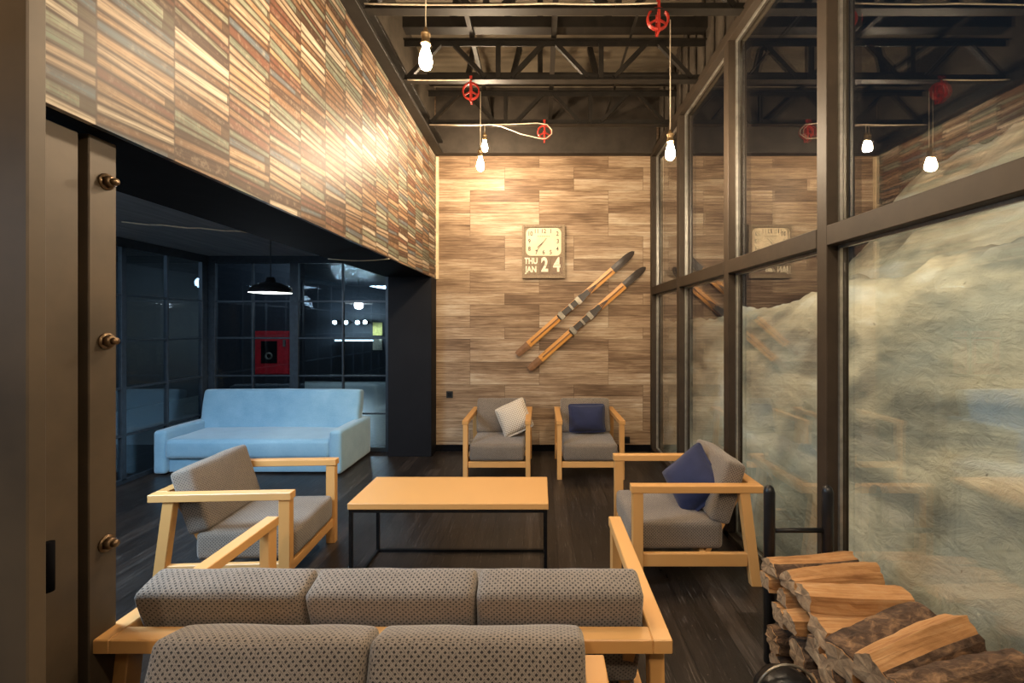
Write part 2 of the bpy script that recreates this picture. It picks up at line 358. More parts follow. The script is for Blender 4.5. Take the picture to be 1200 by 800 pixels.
def tube_bm(bm, pts, r, seg=8, caps=True, mi=0):
    pts = [Vector(p) for p in pts]; rings = []; rr = r if isinstance(r, (list, tuple)) else [r] * len(pts)
    n0 = None
    for i, p in enumerate(pts):
        d = (pts[min(i+1, len(pts)-1)] - pts[max(i-1, 0)]).normalized()
        if n0 is None: n0 = d.orthogonal().normalized()
        n0 = (n0 - d * n0.dot(d)).normalized(); b = d.cross(n0)
        rings.append([bm.verts.new(p + (n0 * cos(2*pi*k/seg) + b * sin(2*pi*k/seg)) * rr[i]) for k in range(seg)])
    for i in range(len(rings) - 1):
        for k in range(seg):
            f = bm.faces.new((rings[i][k], rings[i][(k+1) % seg], rings[i+1][(k+1) % seg], rings[i+1][k])); f.smooth = True; f.material_index = mi
    if caps:
        for q in (rings[0], rings[-1]): bm.faces.new(q).material_index = mi
def tube(name, pts, r, mat, parent=None, seg=8):
    bm = bmesh.new(); tube_bm(bm, pts, r, seg); return finish(name, bm, mat, parent)
def lathe_bm(bm, prof, seg=24, mat4=None, mi=0, closed=False):
    rings = []
    for r, z in prof:
        rings.append([bm.verts.new((max(r, 1e-5) * cos(2*pi*k/seg), max(r, 1e-5) * sin(2*pi*k/seg), z)) for k in range(seg)])
    if closed: rings.append(rings[0])
    for i in range(len(rings) - 1):
        for k in range(seg):
            f = bm.faces.new((rings[i][k], rings[i][(k+1) % seg], rings[i+1][(k+1) % seg], rings[i+1][k])); f.smooth = True; f.material_index = mi
    vs = {v for r in rings for v in r}
    if mat4 is not None: bmesh.ops.transform(bm, matrix=mat4, verts=list(vs))
def cushion_bm(w, d, h, r=0.04, puff=0.02, n=14, wrinkle=0.004, seed=0, mat4=None, pinch=0.0):
    """soft upholstered block centred on the origin; puffs along z (and a little sideways)"""
    bm = bmesh.new(); uvl = bm.loops.layers.uv.verify()
    half = Vector((w/2, d/2, h/2))
    def cut(L):
        k = max(2, int(L / 0.035)); k = min(k, n); base = [-L/2 + L * i / k for i in range(k+1)]
        ex = [-L/2 + r*0.3, -L/2 + r*0.7, L/2 - r*0.7, L/2 - r*0.3]
        out = sorted(set(round(v, 5) for v in base + ex)); return out
    ax = [cut(w), cut(d), cut(h)]
    cache = {}
    def vert(x, y, z):
        k = (round(x,5), round(y,5), round(z,5))
        if k in cache: return cache[k]
        p = Vector((x, y, z)); inner = Vector([max(-(half[i]-r), min(half[i]-r, p[i])) for i in range(3)])
        dd = p - inner
        if dd.length > 1e-9:
            q = inner + dd.normalized() * min(r, max(abs(c) for c in dd)) if sum(abs(c) > 1e-9 for c in dd) > 1 else p
        else: q = p
        u, v, s = x/half.x, y/half.y, z/half.z
        q = q.copy()
        if pinch:
            e = (abs(u)**2.2) * (abs(v)**2.2); edge = max(abs(u), abs(v))
            q.z *= (1 - 0.93 * edge**5)
            q.x *= 1 - pinch * (1 - abs(v)**3 ) * 0 - pinch * (1 - v*v) ; q.y *= 1 - pinch * (1 - u*u)
        q.z += puff * (1-u*u) * (1-v*v) * s
        q.y += puff * 0.6 * (1-u*u) * (1-s*s) * v
        nn = mnoise.noise(Vector((x*7+seed*3.1, y*7, z*7+seed)))
        q += (q.normalized() if q.length > 0 else q) * nn * wrinkle * 2
        c = bm.verts.new(q); cache[k] = c; return c
    ou, ov = random.random(), random.random()
    for a in range(3):
        b, c = [(1,2),(0,2),(0,1)][a]
        for sgn in (-1, 1):
            for i in range(len(ax[b])-1):
                for j in range(len(ax[c])-1):
                    cs = []
                    for (ii, jj) in ((i,j),(i+1,j),(i+1,j+1),(i,j+1)):
                        p = [0,0,0]; p[a] = sgn*half[a]; p[b] = ax[b][ii]; p[c] = ax[c][jj]; cs.append(p)
                    f = bm.faces.new([vert(*p) for p in cs]); f.smooth = True
                    for l, p in zip(f.loops, cs): l[uvl].uv = (p[b] + ou, p[c] + ov + (sgn*half[a] if a == 2 else 0))
    if mat4 is not None: bmesh.ops.transform(bm, matrix=mat4, verts=bm.verts)
    return bm
def cushion(name, w, d, h, mat, parent=None, loc=(0,0,0), rot=(0,0,0), **kw):
    m = Matrix.Translation(loc) @ (Matrix.Rotation(rot[2], 4, 'Z') @ Matrix.Rotation(rot[1], 4, 'Y') @ Matrix.Rotation(rot[0], 4, 'X'))
    return finish(name, cushion_bm(w, d, h, mat4=m, **kw), mat, parent)

# ------------------------------------------------------------------ room shell
XL, XR, YB = -1.25, 1.326, 5.34
XG = 1.40
OPEN_H = 2.066; CEIL = 4.36; LX = -3.98; LC = 2.34
struct('floor', (-7.5, -3.2, -0.12), (XR + 0.10, 5.62, 0.0), 'dark_planks')
struct('wall_back', (XL - 0.2, YB, 0), (XR + 0.16, YB + 0.2, CEIL), 'plank_tiles')
struct('baseboard_back', (XL, YB - 0.015, 0), (XR + 0.02, YB, 0.075), 'black_paint')
struct('wall_left', (XL - 0.02, -3.2, OPEN_H), (XL, YB, 3.53), 'book_paper')
struct('trim_1', (-1.78, -3.2, OPEN_H), (XL - 0.021, YB - 0.24, 2.42), 'black_paint', bev=0.004)         # soffit beam under the wallpaper
struct('trim_2', (XL - 0.5, YB - 0.24, 0), (XL, YB, OPEN_H), 'column_black', bev=0.004)          # black column at the end of the opening
struct('trim_3', (XL, YB - 0.02, OPEN_H), (XL + 0.03, YB, 3.53), 'cream_trim')                   # light corner strip
struct('trim_4', (XL, YB - 0.10, 3.545), (XR + 0.05, YB, 3.90), 'header_brown', bev=0.004)        # header over the plank wall
# long crown beam with flanges on the wallpaper wall
bm = bmesh.new()
add_box(bm, (XL, -3.2, 3.53), (XL + 0.10, YB - 0.1, 3.56), 0.002); add_box(bm, (XL, -3.2, 3.56), (XL + 0.035, YB - 0.1, 3.66), 0.002); add_box(bm, (XL, -3.2, 3.66), (XL + 0.10, YB - 0.1, 3.69), 0.002)
tag(finish('trim_5', bm, 'truss_dark'), kind='structure')
struct('wall_left_upper', (XL - 0.22, -3.2, 3.53), (XL - 0.02, YB, CEIL), 'grey_sheet')
struct('wall_back_upper', (XL, YB - 0.02, 3.90), (XR + 0.2, YB, CEIL), 'header_brown')
struct('ceiling', (XL - 0.4, -3.2, CEIL), (XR + 0.5, YB + 0.2, CEIL + 0.08), 'roof_sheet')
struct('wall_front', (-7.5, -3.3, 0), (XR + 0.1, -3.2, CEIL), 'dark_wall')
# window wall
MUL = [(5.27, 5.345), (4.235, 4.31), (3.132, 3.207), (2.053, 2.128), (0.975, 1.05), (-0.105, -0.03), (-1.185, -1.11), (-2.265, -2.19), (-3.2, -3.13)]
for i, (a, b) in enumerate(MUL):
    struct('trim_%d' % (10 + i), (XR, a, 0.0), (XG + 0.03, b, 3.515), 'frame_brown', bev=0.003)
bm = bmesh.new()
for i in range(len(MUL) - 1): add_box(bm, (XR - 0.002, MUL[i+1][1], 1.872), (XG + 0.03, MUL[i][0], 1.965), 0.003)
tag(finish('trim_20', bm, 'frame_brown'), kind='structure')
struct('trim_21', (XR, -3.2, 0.0), (XG + 0.03, YB, 0.045), 'frame_brown')
struct('trim_22', (XR, -3.2, 3.515), (XG + 0.06, YB, 3.59), 'frame_brown', bev=0.003)
bm = bmesh.new(); add_box(bm, (XG + 0.03, -3.2, 3.59), (XG + 0.08, YB, CEIL))
for k in range(40):
    y = -3.1 + k * 0.21; add_box(bm, (XG + 0.0, y, 3.60), (XG + 0.03, y + 0.10, CEIL - 0.02), 0.01)
tag(finish('wall_right_upper', bm, 'grey_sheet'), kind='structure')
for i in range(len(MUL) - 1):
    y0, y1 = MUL[i+1][1], MUL[i][0]
    wn = thing('window_%d' % (i + 1), None, None, (0, 0, 0)); tag(wn, kind='structure')
    for (z0, z1) in ((0.045, 1.872), (1.965, 3.515)):
        box('pane', (XG - 0.008, y0, z0), (XG + 0.008, y1, z1), 'window_glass', wn)
        bm = bmesh.new()
        for q in (((XG-0.022, y0, z0), (XG-0.009, y0+0.014, z1)), ((XG-0.022, y1-0.014, z0), (XG-0.009, y1, z1)), ((XG-0.022, y0+0.014, z0), (XG-0.009, y1-0.014, z0+0.014)), ((XG-0.022, y0+0.014, z1-0.014), (XG-0.009, y1-0.014, z1))):
            add_box(bm, *q)
        finish('spacer', bm, 'spacer_alu', wn)

# side lounge shell
struct('ceiling_lounge', (LX - 0.02, -3.2, LC), (-1.78, YB, LC + 0.06), 'grey_board')
struct('baseboard_lounge', (LX, YB - 0.03, 0.0), (XL - 0.5, YB, 0.045), 'lounge_frame')
ZH = [0.455, 0.906, 1.357, 1.797]
def partition(name, fixed, coords, axis, thick, y0, y1):
    """glazed steel partition; coords = positions of its uprights"""
    wn = thing(name, None, None); tag(wn, kind='structure')
    bm = bmesh.new()
    def bx(u0, u1, z0, z1, d0=-0.02, d1=0.02):
        if axis == 'x': add_box(bm, (u0, fixed + d0, z0), (u1, fixed + d1, z1), 0.002)
        else: add_box(bm, (fixed + d0, u0, z0), (fixed + d1, u1, z1), 0.002)
    for c, wd in coords: bx(c - wd/2, c + wd/2, 0.03, 2.27, -0.026 if wd > 0.05 else -0.02)
    bx(y0, y1, 0.0, 0.045); bx(y0, y1, 2.25, LC)
    for z in ZH: bx(y0, y1, z - 0.010, z + 0.010, -0.018, 0.018)
    finish('window_frame', bm, 'lounge_frame', wn)
    cs = sorted(c for c, _ in coords)
    for a, b in zip(cs[:-1], cs[1:]):
        if axis == 'x': box('pane', (a, fixed - 0.004, 0.04), (b, fixed + 0.004, 2.26), 'lounge_glass', wn)
        else: box('pane', (fixed - 0.004, a, 0.04), (fixed + 0.004, b, 2.26), 'lounge_glass', wn)
partition('window_20', YB - 0.02, [(-3.93, 0.10), (-3.44, 0.02), (-2.94, 0.10), (-2.36, 0.02), (-1.80, 0.09)], 'x', 0.04, LX, XL - 0.5)
partition('window_21', LX, [(5.24, 0.08)] + [(4.725 - 0.5 * k, 0.025 if k % 2 == 0 else 0.05) for k in range(14)], 'y', 0.04, -2.0, YB)
# rooms behind the glass
struct('wall_lounge_left', (-7.5, -3.2, 0), (-7.4, 12.2, 3.0), 'dark_wall')
struct('floor_back_room', (-7.5, 5.62, -0.12), (-1.0, 12.2, 0.0), 'far_floor')
struct('ceiling_back_room', (-7.5, 5.45, 2.62), (-1.0, 12.2, 2.68), 'ribbed_gloss')
struct('ceiling_left_room', (-7.5, -3.2, 2.62), (LX - 0.05, 5.45, 2.68), 'dark_wall')
struct('wall_back_room', (-7.5, 12.1, 0), (-1.0, 12.2, 2.62), 'dark_wall')
struct('wall_back_room_side', (-1.1, 5.54, 0), (-1.0, 12.1, 2.62), 'dark_wall')
struct('wall_back_room_pier', (-5.6, 7.35, 0), (-3.98, 7.5, 2.62), 'dark_wall')

# ------------------------------------------------------------------ left foreground steelwork
bm = bmesh.new()
add_box(bm, (-1.62, 0.90, 0), (-1.040, 0.936, CEIL - 0.3), 0.003)
add_box(bm, (-1.40, 0.936, 0), (-1.37, 1.02, CEIL - 0.3), 0.002)
add_box(bm, (-1.62, 1.02, 0), (-1.26, 1.04, CEIL - 0.3), 0.002)
tag(finish('trim_30', bm, 'bronze_steel'), kind='structure')
door = thing('door_1', None, None, (-1.31, 1.16, 0)); tag(door, kind='structure')
box('door_leaf', (-0.03, 0.0, 0.02), (0.0, 0.10, 2.05), 'bronze_steel', door, 0.003)
box('door_back', (-0.05, 0.10, 0.02), (-0.035, 0.135, 2.05), 'black_paint', door)
st = box('door_stile', (-0.045, 0.128, 0.02), (0.0, 0.213, 2.06), 'bronze_steel', door, 0.003)
for zz in (1.935, 1.455, 0.845):
    bm = bmesh.new(); m4 = Matrix.Translation((0.0, 0.178, zz)) @ Matrix.Rotation(R(90), 4, 'Y') @ Matrix.Scale(1.3, 4)
    lathe_bm(bm, [(0, 0), (0.019, 0), (0.019, 0.004), (0.0, 0.004)], 20, m4); lathe_bm(bm, [(0, 0.004), (0.0145, 0.004), (0.0145, 0.014), (0.012, 0.017), (0, 0.017)], 6, m4); lathe_bm(bm, [(0, 0.017), (0.008, 0.017), (0.008, 0.026), (0, 0.027)], 12, m4)
    finish('bolt', bm, 'bolt_steel', st)
tube('hinge_pin', [(0.012, 0.012, 0.80), (0.012, 0.012, 0.93)], 0.012, 'black_paint', door, 10)

# ------------------------------------------------------------------ roof trusses
TY = [2.09, 2.92, 3.753, 4.57]
def truss(y, label):
    tr = thing('roof_truss', label, 'truss', (0.08, y, 3.565), 0, 'steel roof trusses crossing the room')
    x0, x1 = XL + 0.10 - 0.08, XG - 0.08
    bm = bmesh.new(); add_box(bm, (x0, -0.035, 0), (x1, 0.035, 0.006)); add_box(bm, (x0, -0.004, 0.006), (x1, 0.004, 0.06)); finish('bottom_chord', bm, 'truss_dark', tr)
    bm = bmesh.new(); add_box(bm, (x0, -0.03, 0.345), (x1, 0.03, 0.352)); add_box(bm, (x0, -0.004, 0.30), (x1, 0.004, 0.345)); finish('top_chord', bm, 'truss_dark', tr)
    box('purlin', (x0, -0.05, 0.43), (x1, 0.05, 0.52), 'truss_dark', tr)
    P = 0.87
    for k in (-1, 0, 1):
        c = k * P
        for s in (-1, 1):
            a, b = (c + s * 0.055, 0, 0.32), (c + s * (P/2 - 0.11), 0, 0.035)
            if x0 < b[0] < x1: bar('web', a, b, 0.035, 0.035, 'truss_dark', tr)
        if c + P/2 < x1 - .1: box('web', (c + P/2 - 0.02, -0.018, 0.02), (c + P/2 + 0.02, 0.018, 0.32), 'truss_dark', tr)
    for x, dx in ((-0.82, -0.06), (-0.36, -0.07), (0.5, 0.07), (-0.08, 0.0)):
        bar('strut', (x, 0.0, 0.52), (x - dx, 0.0, 0.80), 0.05, 0.05, 'truss_dark', tr)
    return tr
for y, l in zip(TY, ('steel roof truss above the nearest hanging bulb, past the top of the photo', 'nearest steel roof truss in view, the right-hand red pulley hangs from it', 'middle steel roof truss, the upper left red pulley hangs from it', 'farthest steel roof truss, close in front of the plank wall')):
    truss(y, l)
for x, r, l in ((-0.575, 0.018, 'thin dark roof tie running lengthways on the left'), (0.115, 0.022, 'dark roof tie running lengthways along the middle of the trusses'), (0.76, 0.009, 'thin dark roof rod running lengthways near the window side')):
    tag(box('roof_tie', (x - r, -3.1, 3.925), (x + r, YB - 0.02, 3.925 + 2*r), 'truss_dark'), l, 'roof tie', 'lengthways roof ties')

# ------------------------------------------------------------------ hanging bulbs and pulleys
def bulb_lamp(x, y, z, top, label, cable=None):
    t = thing('pendant_bulb', label, 'pendant lamp', (x, y, z), 0, 'bare filament bulbs on cords')
    bm = bmesh.new()
    lathe_bm(bm, [(0, -0.058), (0.012, -0.057), (0.022, -0.050), (0.029, -0.036), (0.031, -0.018), (0.028, 0.004), (0.021, 0.026), (0.015, 0.044), (0.013, 0.052), (0, 0.053)], 16)
    finish('bulb', bm, 'bulb_glow', t)
    bm = bmesh.new()
    lathe_bm(bm, [(0, 0.0535), (0.014, 0.0535), (0.017, 0.058), (0.023, 0.060), (0.023, 0.068), (0.019, 0.072), (0.019, 0.100), (0.023, 0.104), (0.022, 0.112), (0.012, 0.122), (0.007, 0.140), (0, 0.141)], 20)
    sk = finish('socket', bm, 'socket_brass', t)
    tube('cord', [(0, 0, 0.139), (0, 0, top - z)], 0.0035, 'white_cord', t, 6)
    if cable:
        tube('cable', [(a - x, b - y, c - z) for a, b, c in cable], 0.0055, 'white_cord', t, 6)
    return t
def sag(x0, x1, y, z, drop=0.012, n=8):
    return [(x0 + (x1-x0)*i/n, y - 0.042, z - drop * 4 * (i/n) * (1 - i/n)) for i in range(n+1)]
def pulley(x, y, z, label):
    t = thing('pulley_wheel', label, 'pulley', (x, y, z), 0, 'red pulley wheels')
    bm = bmesh.new(); m4 = Matrix.Rotation(R(90), 4, 'X'); R0 = 0.074
    lathe_bm(bm, [(R0, 0.012), (R0 - 0.006, 0.005), (R0 - 0.006, -0.005), (R0, -0.012), (R0 - 0.012, -0.012), (R0 - 0.012, 0.012)], 32, m4, closed=True)
    w = finish('wheel', bm, 'red_paint', t)
    bm = bmesh.new()
    for k in range(3):
        a = R(90 + 120 * k); bar_bm(bm, (0, 0, 0), (cos(a) * (R0 - 0.010), 0, sin(a) * (R0 - 0.010)), 0.010, 0.012)
    lathe_bm(bm, [(0, 0.02), (0.014, 0.02), (0.014, -0.02), (0, -0.02)], 16, m4); finish('spokes', bm, 'red_paint', w)
    bm = bmesh.new(); add_box(bm, (-0.009, -0.030, -0.098), (0.009, -0.024, 0.100), 0.001); add_box(bm, (-0.009, 0.024, -0.098), (0.009, 0.030, 0.100), 0.001)
    add_box(bm, (-0.008, -0.024, 0.088), (0.008, 0.024, 0.098)); add_box(bm, (-0.006, -0.024, -0.098), (0.006, 0.024, -0.090)); add_box(bm, (-0.012, -0.014, 0.098), (0.012, 0.0, 0.125))
    finish('bracket', bm, 'red_paint', t)
    return t
bulb_lamp(-0.539, 2.09, 2.765, 3.565, 'nearest lit bare bulb, hanging at upper left close to the book wall')
P1 = (0.775, 2.92, 3.520); P2 = (-0.585, 3.753, 3.485); P3 = (0.044, 4.57, 3.495)
bulb_lamp(0.856, 2.92, 2.651, 3.515, 'lit bare bulb on a long cord beside the window wall, under the right red pulley', sag(XL + 0.11, 0.0, 2.92, 3.590, 0.008) + sag(0.0, 0.76, 2.92, 3.594, 0.008)[1:])
bulb_lamp(-0.505, 3.753, 2.871, 3.485, 'lowest lit bare bulb before the plank wall, under the upper left red pulley', sag(XL + 0.14, -0.585, 3.753, 3.56, 0.004))
bulb_lamp(-0.571, 4.57, 3.354, 3.565, 'lit bare bulb on the shortest cord, against the dark header', [(-0.53, 4.53, 3.560), (-0.4, 4.53, 3.54), (-0.2, 4.53, 3.462), (0.0, 4.53, 3.415), (0.06, 4.54, 3.418), (0.118, 4.55, 3.47), (0.118, 4.55, 3.51), (0.07, 4.54, 3.562), (-0.03, 4.53, 3.572), (-0.27, 4.53, 3.562), (-0.7, 4.53, 3.55), (XL + 0.12, 4.53, 3.555)])
pulley(*P1, 'red pulley wheel nearest the camera, on the right by the window wall'); pulley(*P2, 'red pulley wheel at upper left, above the lowest bulb'); pulley(*P3, 'red pulley wheel farthest back, hanging mid-ceiling above the plank wall')
for (x, y, z, l) in ((0.75, 0.4, 2.7, 'bare bulb above and behind the camera, by the window wall'), (-0.5, -0.9, 2.8, 'bare bulb behind the camera on the book wall side')):
    bulb_lamp(x, y, z, CEIL, l)

# ------------------------------------------------------------------ wooden seats
def seat_unit(name, label, cat, W, L, n, group=None, lift=0.0, deco=True):
    t = thing(name, label, cat, (0,0,0), 0, group); AW = 0.058; r = L / 2; b = 0.003
    for s in (-1, 1):
        x0, x1 = sorted((s * W/2, s * (W/2 - AW)))
        box('arm', (x0, -r, 0.538), (x1, r, 0.58), 'pine', t, b)
        fx0, fx1 = sorted((s * (W/2 - 0.006), s * (W/2 - 0.052)))
        box('leg', (fx0, -r + 0.008, 0.0), (fx1, -r + 0.07, 0.538), 'pine', t, b)
        bm = bmesh.new(); xm = (fx0 + fx1) / 2; bar_bm(bm, (xm, r - 0.035, 0.0), (xm, r - 0.105, 0.545), 0.046, 0.06, b, Vector((0, 1, 0)))
        for v in bm.verts:
            if v.co.z < 0.02: v.co.z = 0.0
            if v.co.z > 0.53: v.co.z = 0.538
        finish('leg', bm, 'pine', t)
        box('side_rail', (fx0 + 0.008, -r + 0.07, 0.11), (fx1 - 0.008, r - 0.085, 0.185), 'pine', t, b)
        xs = s * (W/2 - 0.105); bar('back_slat', (xs, r - 0.08, 0.545), (xs, r - 0.30, 0.14), 0.04, 0.028, 'pine', t, b, Vector((0, 1, 0)))
    box('back_rail', (-W/2 + AW, r - 0.062, 0.538), (W/2 - AW, r, 0.58), 'pine', t, b)
    box('front_rail', (-W/2 + 0.052, -r + 0.02, 0.115), (W/2 - 0.052, -r + 0.05, 0.172), 'pine', t, b)
    box('rear_rail', (-W/2 + 0.052, r - 0.34, 0.115), (W/2 - 0.052, r - 0.31, 0.172), 'pine', t, b)
    IW = W - 2 * AW - 0.012; cw = IW / n; TH = R(17); th = 0.12; hl = 0.37
    for i in range(n):
        xc = -IW/2 + cw * (i + 0.5)
        cushion('seat_cushion', cw - 0.004, L - 0.215, 0.165, 'tweed', t, (xc, -r + 0.012 + (L - 0.215)/2, 0.262), r=0.03, puff=0.010, seed=i, wrinkle=0.002)
        # top rear corner at (r-0.055, 0.672+lift)
        cz = 0.672 + lift - cos(TH)*hl/2 + sin(TH)*th/2; cy = r - 0.058 - sin(TH)*hl/2 - cos(TH)*th/2
        cushion('back_cushion', cw - 0.004, hl, th, 'tweed', t, (xc, cy, cz), (R(90) - TH, 0, 0), r=0.024, puff=0.009, seed=i + 5, wrinkle=0.0025)
    return t
GA = 'wooden lounge armchairs'
ch = seat_unit('armchair', 'pine armchair in grey-brown tweed on the left side, facing the table, before the blue sofa', 'armchair', 0.67, 0.76, 1, GA)
kids = []
def place(o, x, y, deg, label=None):
    o.location = (x, y, 0); o.rotation_euler = (0, 0, R(deg))
    if label: o['label'] = label
c2 = copy_tree(ch); c3 = copy_tree(ch); c4 = copy_tree(ch)
place(ch, -1.775, 2.765, 93)
place(c2, 0.905, 2.885, -90, 'pine armchair beside the window wall with a navy pillow on its point')
place(c3, -0.425, 4.32 + 0.38, 0, 'pine armchair against the plank wall holding the cream dotted pillow')
place(c4, 0.495, 4.32 + 0.38, 0, 'pine armchair against the plank wall with an upright navy pillow, under the skis')
so = seat_unit('wooden_sofa', 'three-seat pine sofa in tweed seen from behind, facing the coffee table', 'sofa', 1.712, 0.85, 3)
place(so, -0.467, 1.30 + 0.425, 180)
s2 = seat_unit('wooden_sofa', 'nearest two-seat tweed sofa at the bottom edge, its back against the three-seater', 'sofa', 1.19, 0.80, 2, None, 0.035)
place(s2, -0.417, 1.245 - 0.40, 0)

# scatter pillows
p = tag(cushion('pillow', 0.40, 0.30, 0.13, 'navy_cloth', None, r=0.03, puff=0.02, pinch=0.05, seed=3), 'rectangular navy pillow upright in the armchair below the skis', 'pillow', 'scatter pillows')
p.location = (0.50, 4.735, 0.52); p.rotation_euler = (R(72), 0, R(2))
p = tag(cushion('pillow', 0.34, 0.34, 0.12, 'dotted_cream', None, r=0.03, puff=0.02, pinch=0.05, seed=4), 'cream dotted pillow tilted in the left armchair by the plank wall', 'pillow', 'scatter pillows')
p.rotation_euler = (Matrix.Rotation(R(-10), 3, 'Z') @ Matrix.Rotation(R(66), 3, 'X') @ Matrix.Rotation(R(27), 3, 'Z')).to_euler(); p.location = (-0.275, 4.68, 0.535)
p = tag(cushion('pillow', 0.36, 0.36, 0.13, 'navy_cloth', None, r=0.03, puff=0.02, pinch=0.05, seed=6), 'navy pillow standing on its corner in the armchair by the window', 'pillow', 'scatter pillows')
p.rotation_euler = (Matrix.Rotation(R(-58), 3, 'Z') @ Matrix.Rotation(R(68), 3, 'X') @ Matrix.Rotation(R(50), 3, 'Z')).to_euler(); p.location = (0.985, 2.87, 0.505)

# ------------------------------------------------------------------ coffee table
tb = thing('coffee_table', 'long pine-topped coffee table on a thin black metal frame', 'table', (-0.524, 2.742, 0))
box('table_top', (-0.571, -0.225, 0.458), (0.571, 0.225, 0.493), 'pine', tb, 0.003)
q = 0.009
for sx in (-1, 1):
    for sy in (-1, 1): box('leg', (sx*0.555 - q, sy*0.212 - q, 0), (sx*0.555 + q, sy*0.212 + q, 0.458), 'black_metal', tb)
    box('side_bar', (sx*0.555 - q, -0.203, 0.0), (sx*0.555 + q, 0.203, 0.018), 'black_metal', tb); box('top_bar', (sx*0.555 - q, -0.203, 0.44), (sx*0.555 + q, 0.203, 0.458), 'black_metal', tb)
box('foot_bar', (-0.546, 0.203, 0.0), (0.546, 0.221, 0.018), 'black_metal', tb)
for sy in (-1, 1): box('top_bar', (-0.546, sy*0.212 - q, 0.44), (0.546, sy*0.212 + q, 0.458), 'black_metal', tb)

# ------------------------------------------------------------------ blue sofa
bs = thing('blue_sofa', 'light blue velour sofa against the glass partition in the side lounge', 'sofa', (-2.945, 4.85, 0))
HW = 0.945
cushion('base', 2*HW - 0.20, 0.72, 0.17, 'blue_velour', bs, (0, 0.02, 0.10), r=0.015, puff=0.0, wrinkle=0.001)
cushion('seat', 2*HW - 0.225, 0.74, 0.20, 'blue_velour', bs, (0, -0.035, 0.262), r=0.05, puff=0.010, wrinkle=0.006, n=30)
for s in (-1, 1):
    cushion('armrest', 0.125, 0.80, 0.44, 'blue_velour', bs, (s * (HW - 0.062), 0.0, 0.228), r=0.035, puff=0.004, wrinkle=0.002, n=20)
cushion('backrest', 2*HW - 0.10, 0.46, 0.14, 'blue_velour', bs, (0, 0.235, 0.545), (R(79), 0, 0), r=0.036, puff=0.012, wrinkle=0.003, n=30)
for sx in (-1, 1):
    for sy in (-1, 1): box('foot', (sx*0.86 - 0.025, sy*0.34 - 0.025, 0), (sx*0.86 + 0.025, sy*0.34 + 0.025, 0.02), 'black_paint', bs)

# pendant lamp over the sofa
pl = thing('dome_pendant', 'black dome pendant lamp with white inside, lit, above the blue sofa', 'pendant lamp', (-2.60, 4.28, 1.82))
bm = bmesh.new(); lathe_bm(bm, [(0.187, 0.0), (0.180, 0.03), (0.150, 0.065), (0.095, 0.092), (0.045, 0.105), (0.035, 0.15), (0.0, 0.155)], 40); finish('lamp_shade', bm, 'black_metal', pl)
bm = bmesh.new(); lathe_bm(bm, [(0.184, 0.001), (0.176, 0.028), (0.146, 0.060), (0.09, 0.085), (0.0, 0.095)], 40); finish('shade_lining', bm, 'enamel_white', pl)
bm = bmesh.new(); lathe_bm(bm, [(0, 0.012), (0.05, 0.015), (0.07, 0.035), (0.05, 0.06), (0, 0.07)], 24); finish('bulb', bm, 'pendant_glow', pl)
tube('cord', [(0, 0, 0.15), (0, 0, LC - 1.82)], 0.004, 'black_metal', pl, 6)
for s in (-1, 1):
    bm = bmesh.new(); tube_bm(bm, [(s*0.186, 0, 0.012), (s*0.205, 0, 0.02), (s*0.205, 0, 0.045), (s*0.182, 0, 0.05)], 0.004, 6); finish('clip', bm, 'grey_metal', pl)
point('pendant_light', (-2.60, 4.28, 1.80), 16, (0.80, 0.90, 1.0), 0.06)

# ------------------------------------------------------------------ behind the partition
fb = thing('fire_hose_cabinet', 'red fire hose cabinet with a small dark window behind the glass partition', 'fire cabinet', (-4.34, 7.35, 0.72))
box('body', (-0.30, -0.18, 0.0), (0.30, 0.0, 0.70), 'fire_red', fb, 0.006)
box('door_panel', (-0.285, -0.195, 0.015), (0.285, -0.181, 0.685), 'fire_red', fb, 0.004)
box('viewing_pane', (-0.16, -0.20, 0.18), (0.10, -0.196, 0.54), 'black_paint', fb)
bm = bmesh.new(); lathe_bm(bm, [(0.05, -0.01), (0.085, -0.01), (0.085, 0.01), (0.05, 0.01)], 24, Matrix.Translation((-0.03, -0.207, 0.30)) @ Matrix.Rotation(R(90), 4, 'X') @ Matrix.Scale(0.7, 4), closed=True); finish('hose_reel', bm, 'grey_metal', fb)
tag(tube('ceiling_cable', [(-3.32 + 0.075*k, 3.52 + 0.038*k, LC - 0.012 - 0.004*(k % 3)) for k in range(11)], 0.006, 'white_cord'), 'thin pale cable running along the side lounge ceiling', 'cable')
tag(tube('ceiling_cable', [(-1.76 + 0.051*k, 3.68, 2.058 - 0.016*sin(pi*k/10)) for k in range(11)], 0.004, 'white_cord'), 'short pale wire under the black soffit above the dome lamp', 'cable')
box('latch', (0.20, -0.215, 0.45), (0.24, -0.196, 0.56), 'grey_metal', fb, 0.003)
for k, x in enumerate((-5.42, -5.12, -4.82, -4.62)):
    s = thing('wall_spotlight', ('leftmost', 'second from left', 'third from left', 'rightmost')[k] + ' of four small cool spotlights in a row deep behind the partition', 'spotlight', (x, 11.7, 1.60), 0, 'row of cool spotlights')
    bm = bmesh.new(); bmesh.ops.create_icosphere(bm, subdivisions=2, radius=0.045); finish('lens', bm, 'spot_glow', s)
    bm = bmesh.new(); lathe_bm(bm, [(0, 0.05), (0.05, 0.05), (0.06, 0.2), (0, 0.2)], 16, Matrix.Rotation(R(-90), 4, 'X')); finish('housing', bm, 'black_paint', s)
    bar('bracket', (0, 0.2, 0), (0, 0.4, 0), 0.03, 0.03, 'black_paint', s)
tag(box('notice', (-4.55, 12.06, 1.25), (-4.30, 12.095, 1.60), 'yellow_paper'), 'yellow notice on the far dark wall beyond the partition', 'notice')
tag(box('notice', (-4.55, 12.06, 0.85), (-4.30, 12.095, 1.15), 'clock_cream'), 'white notice below the yellow one on the far wall', 'notice')
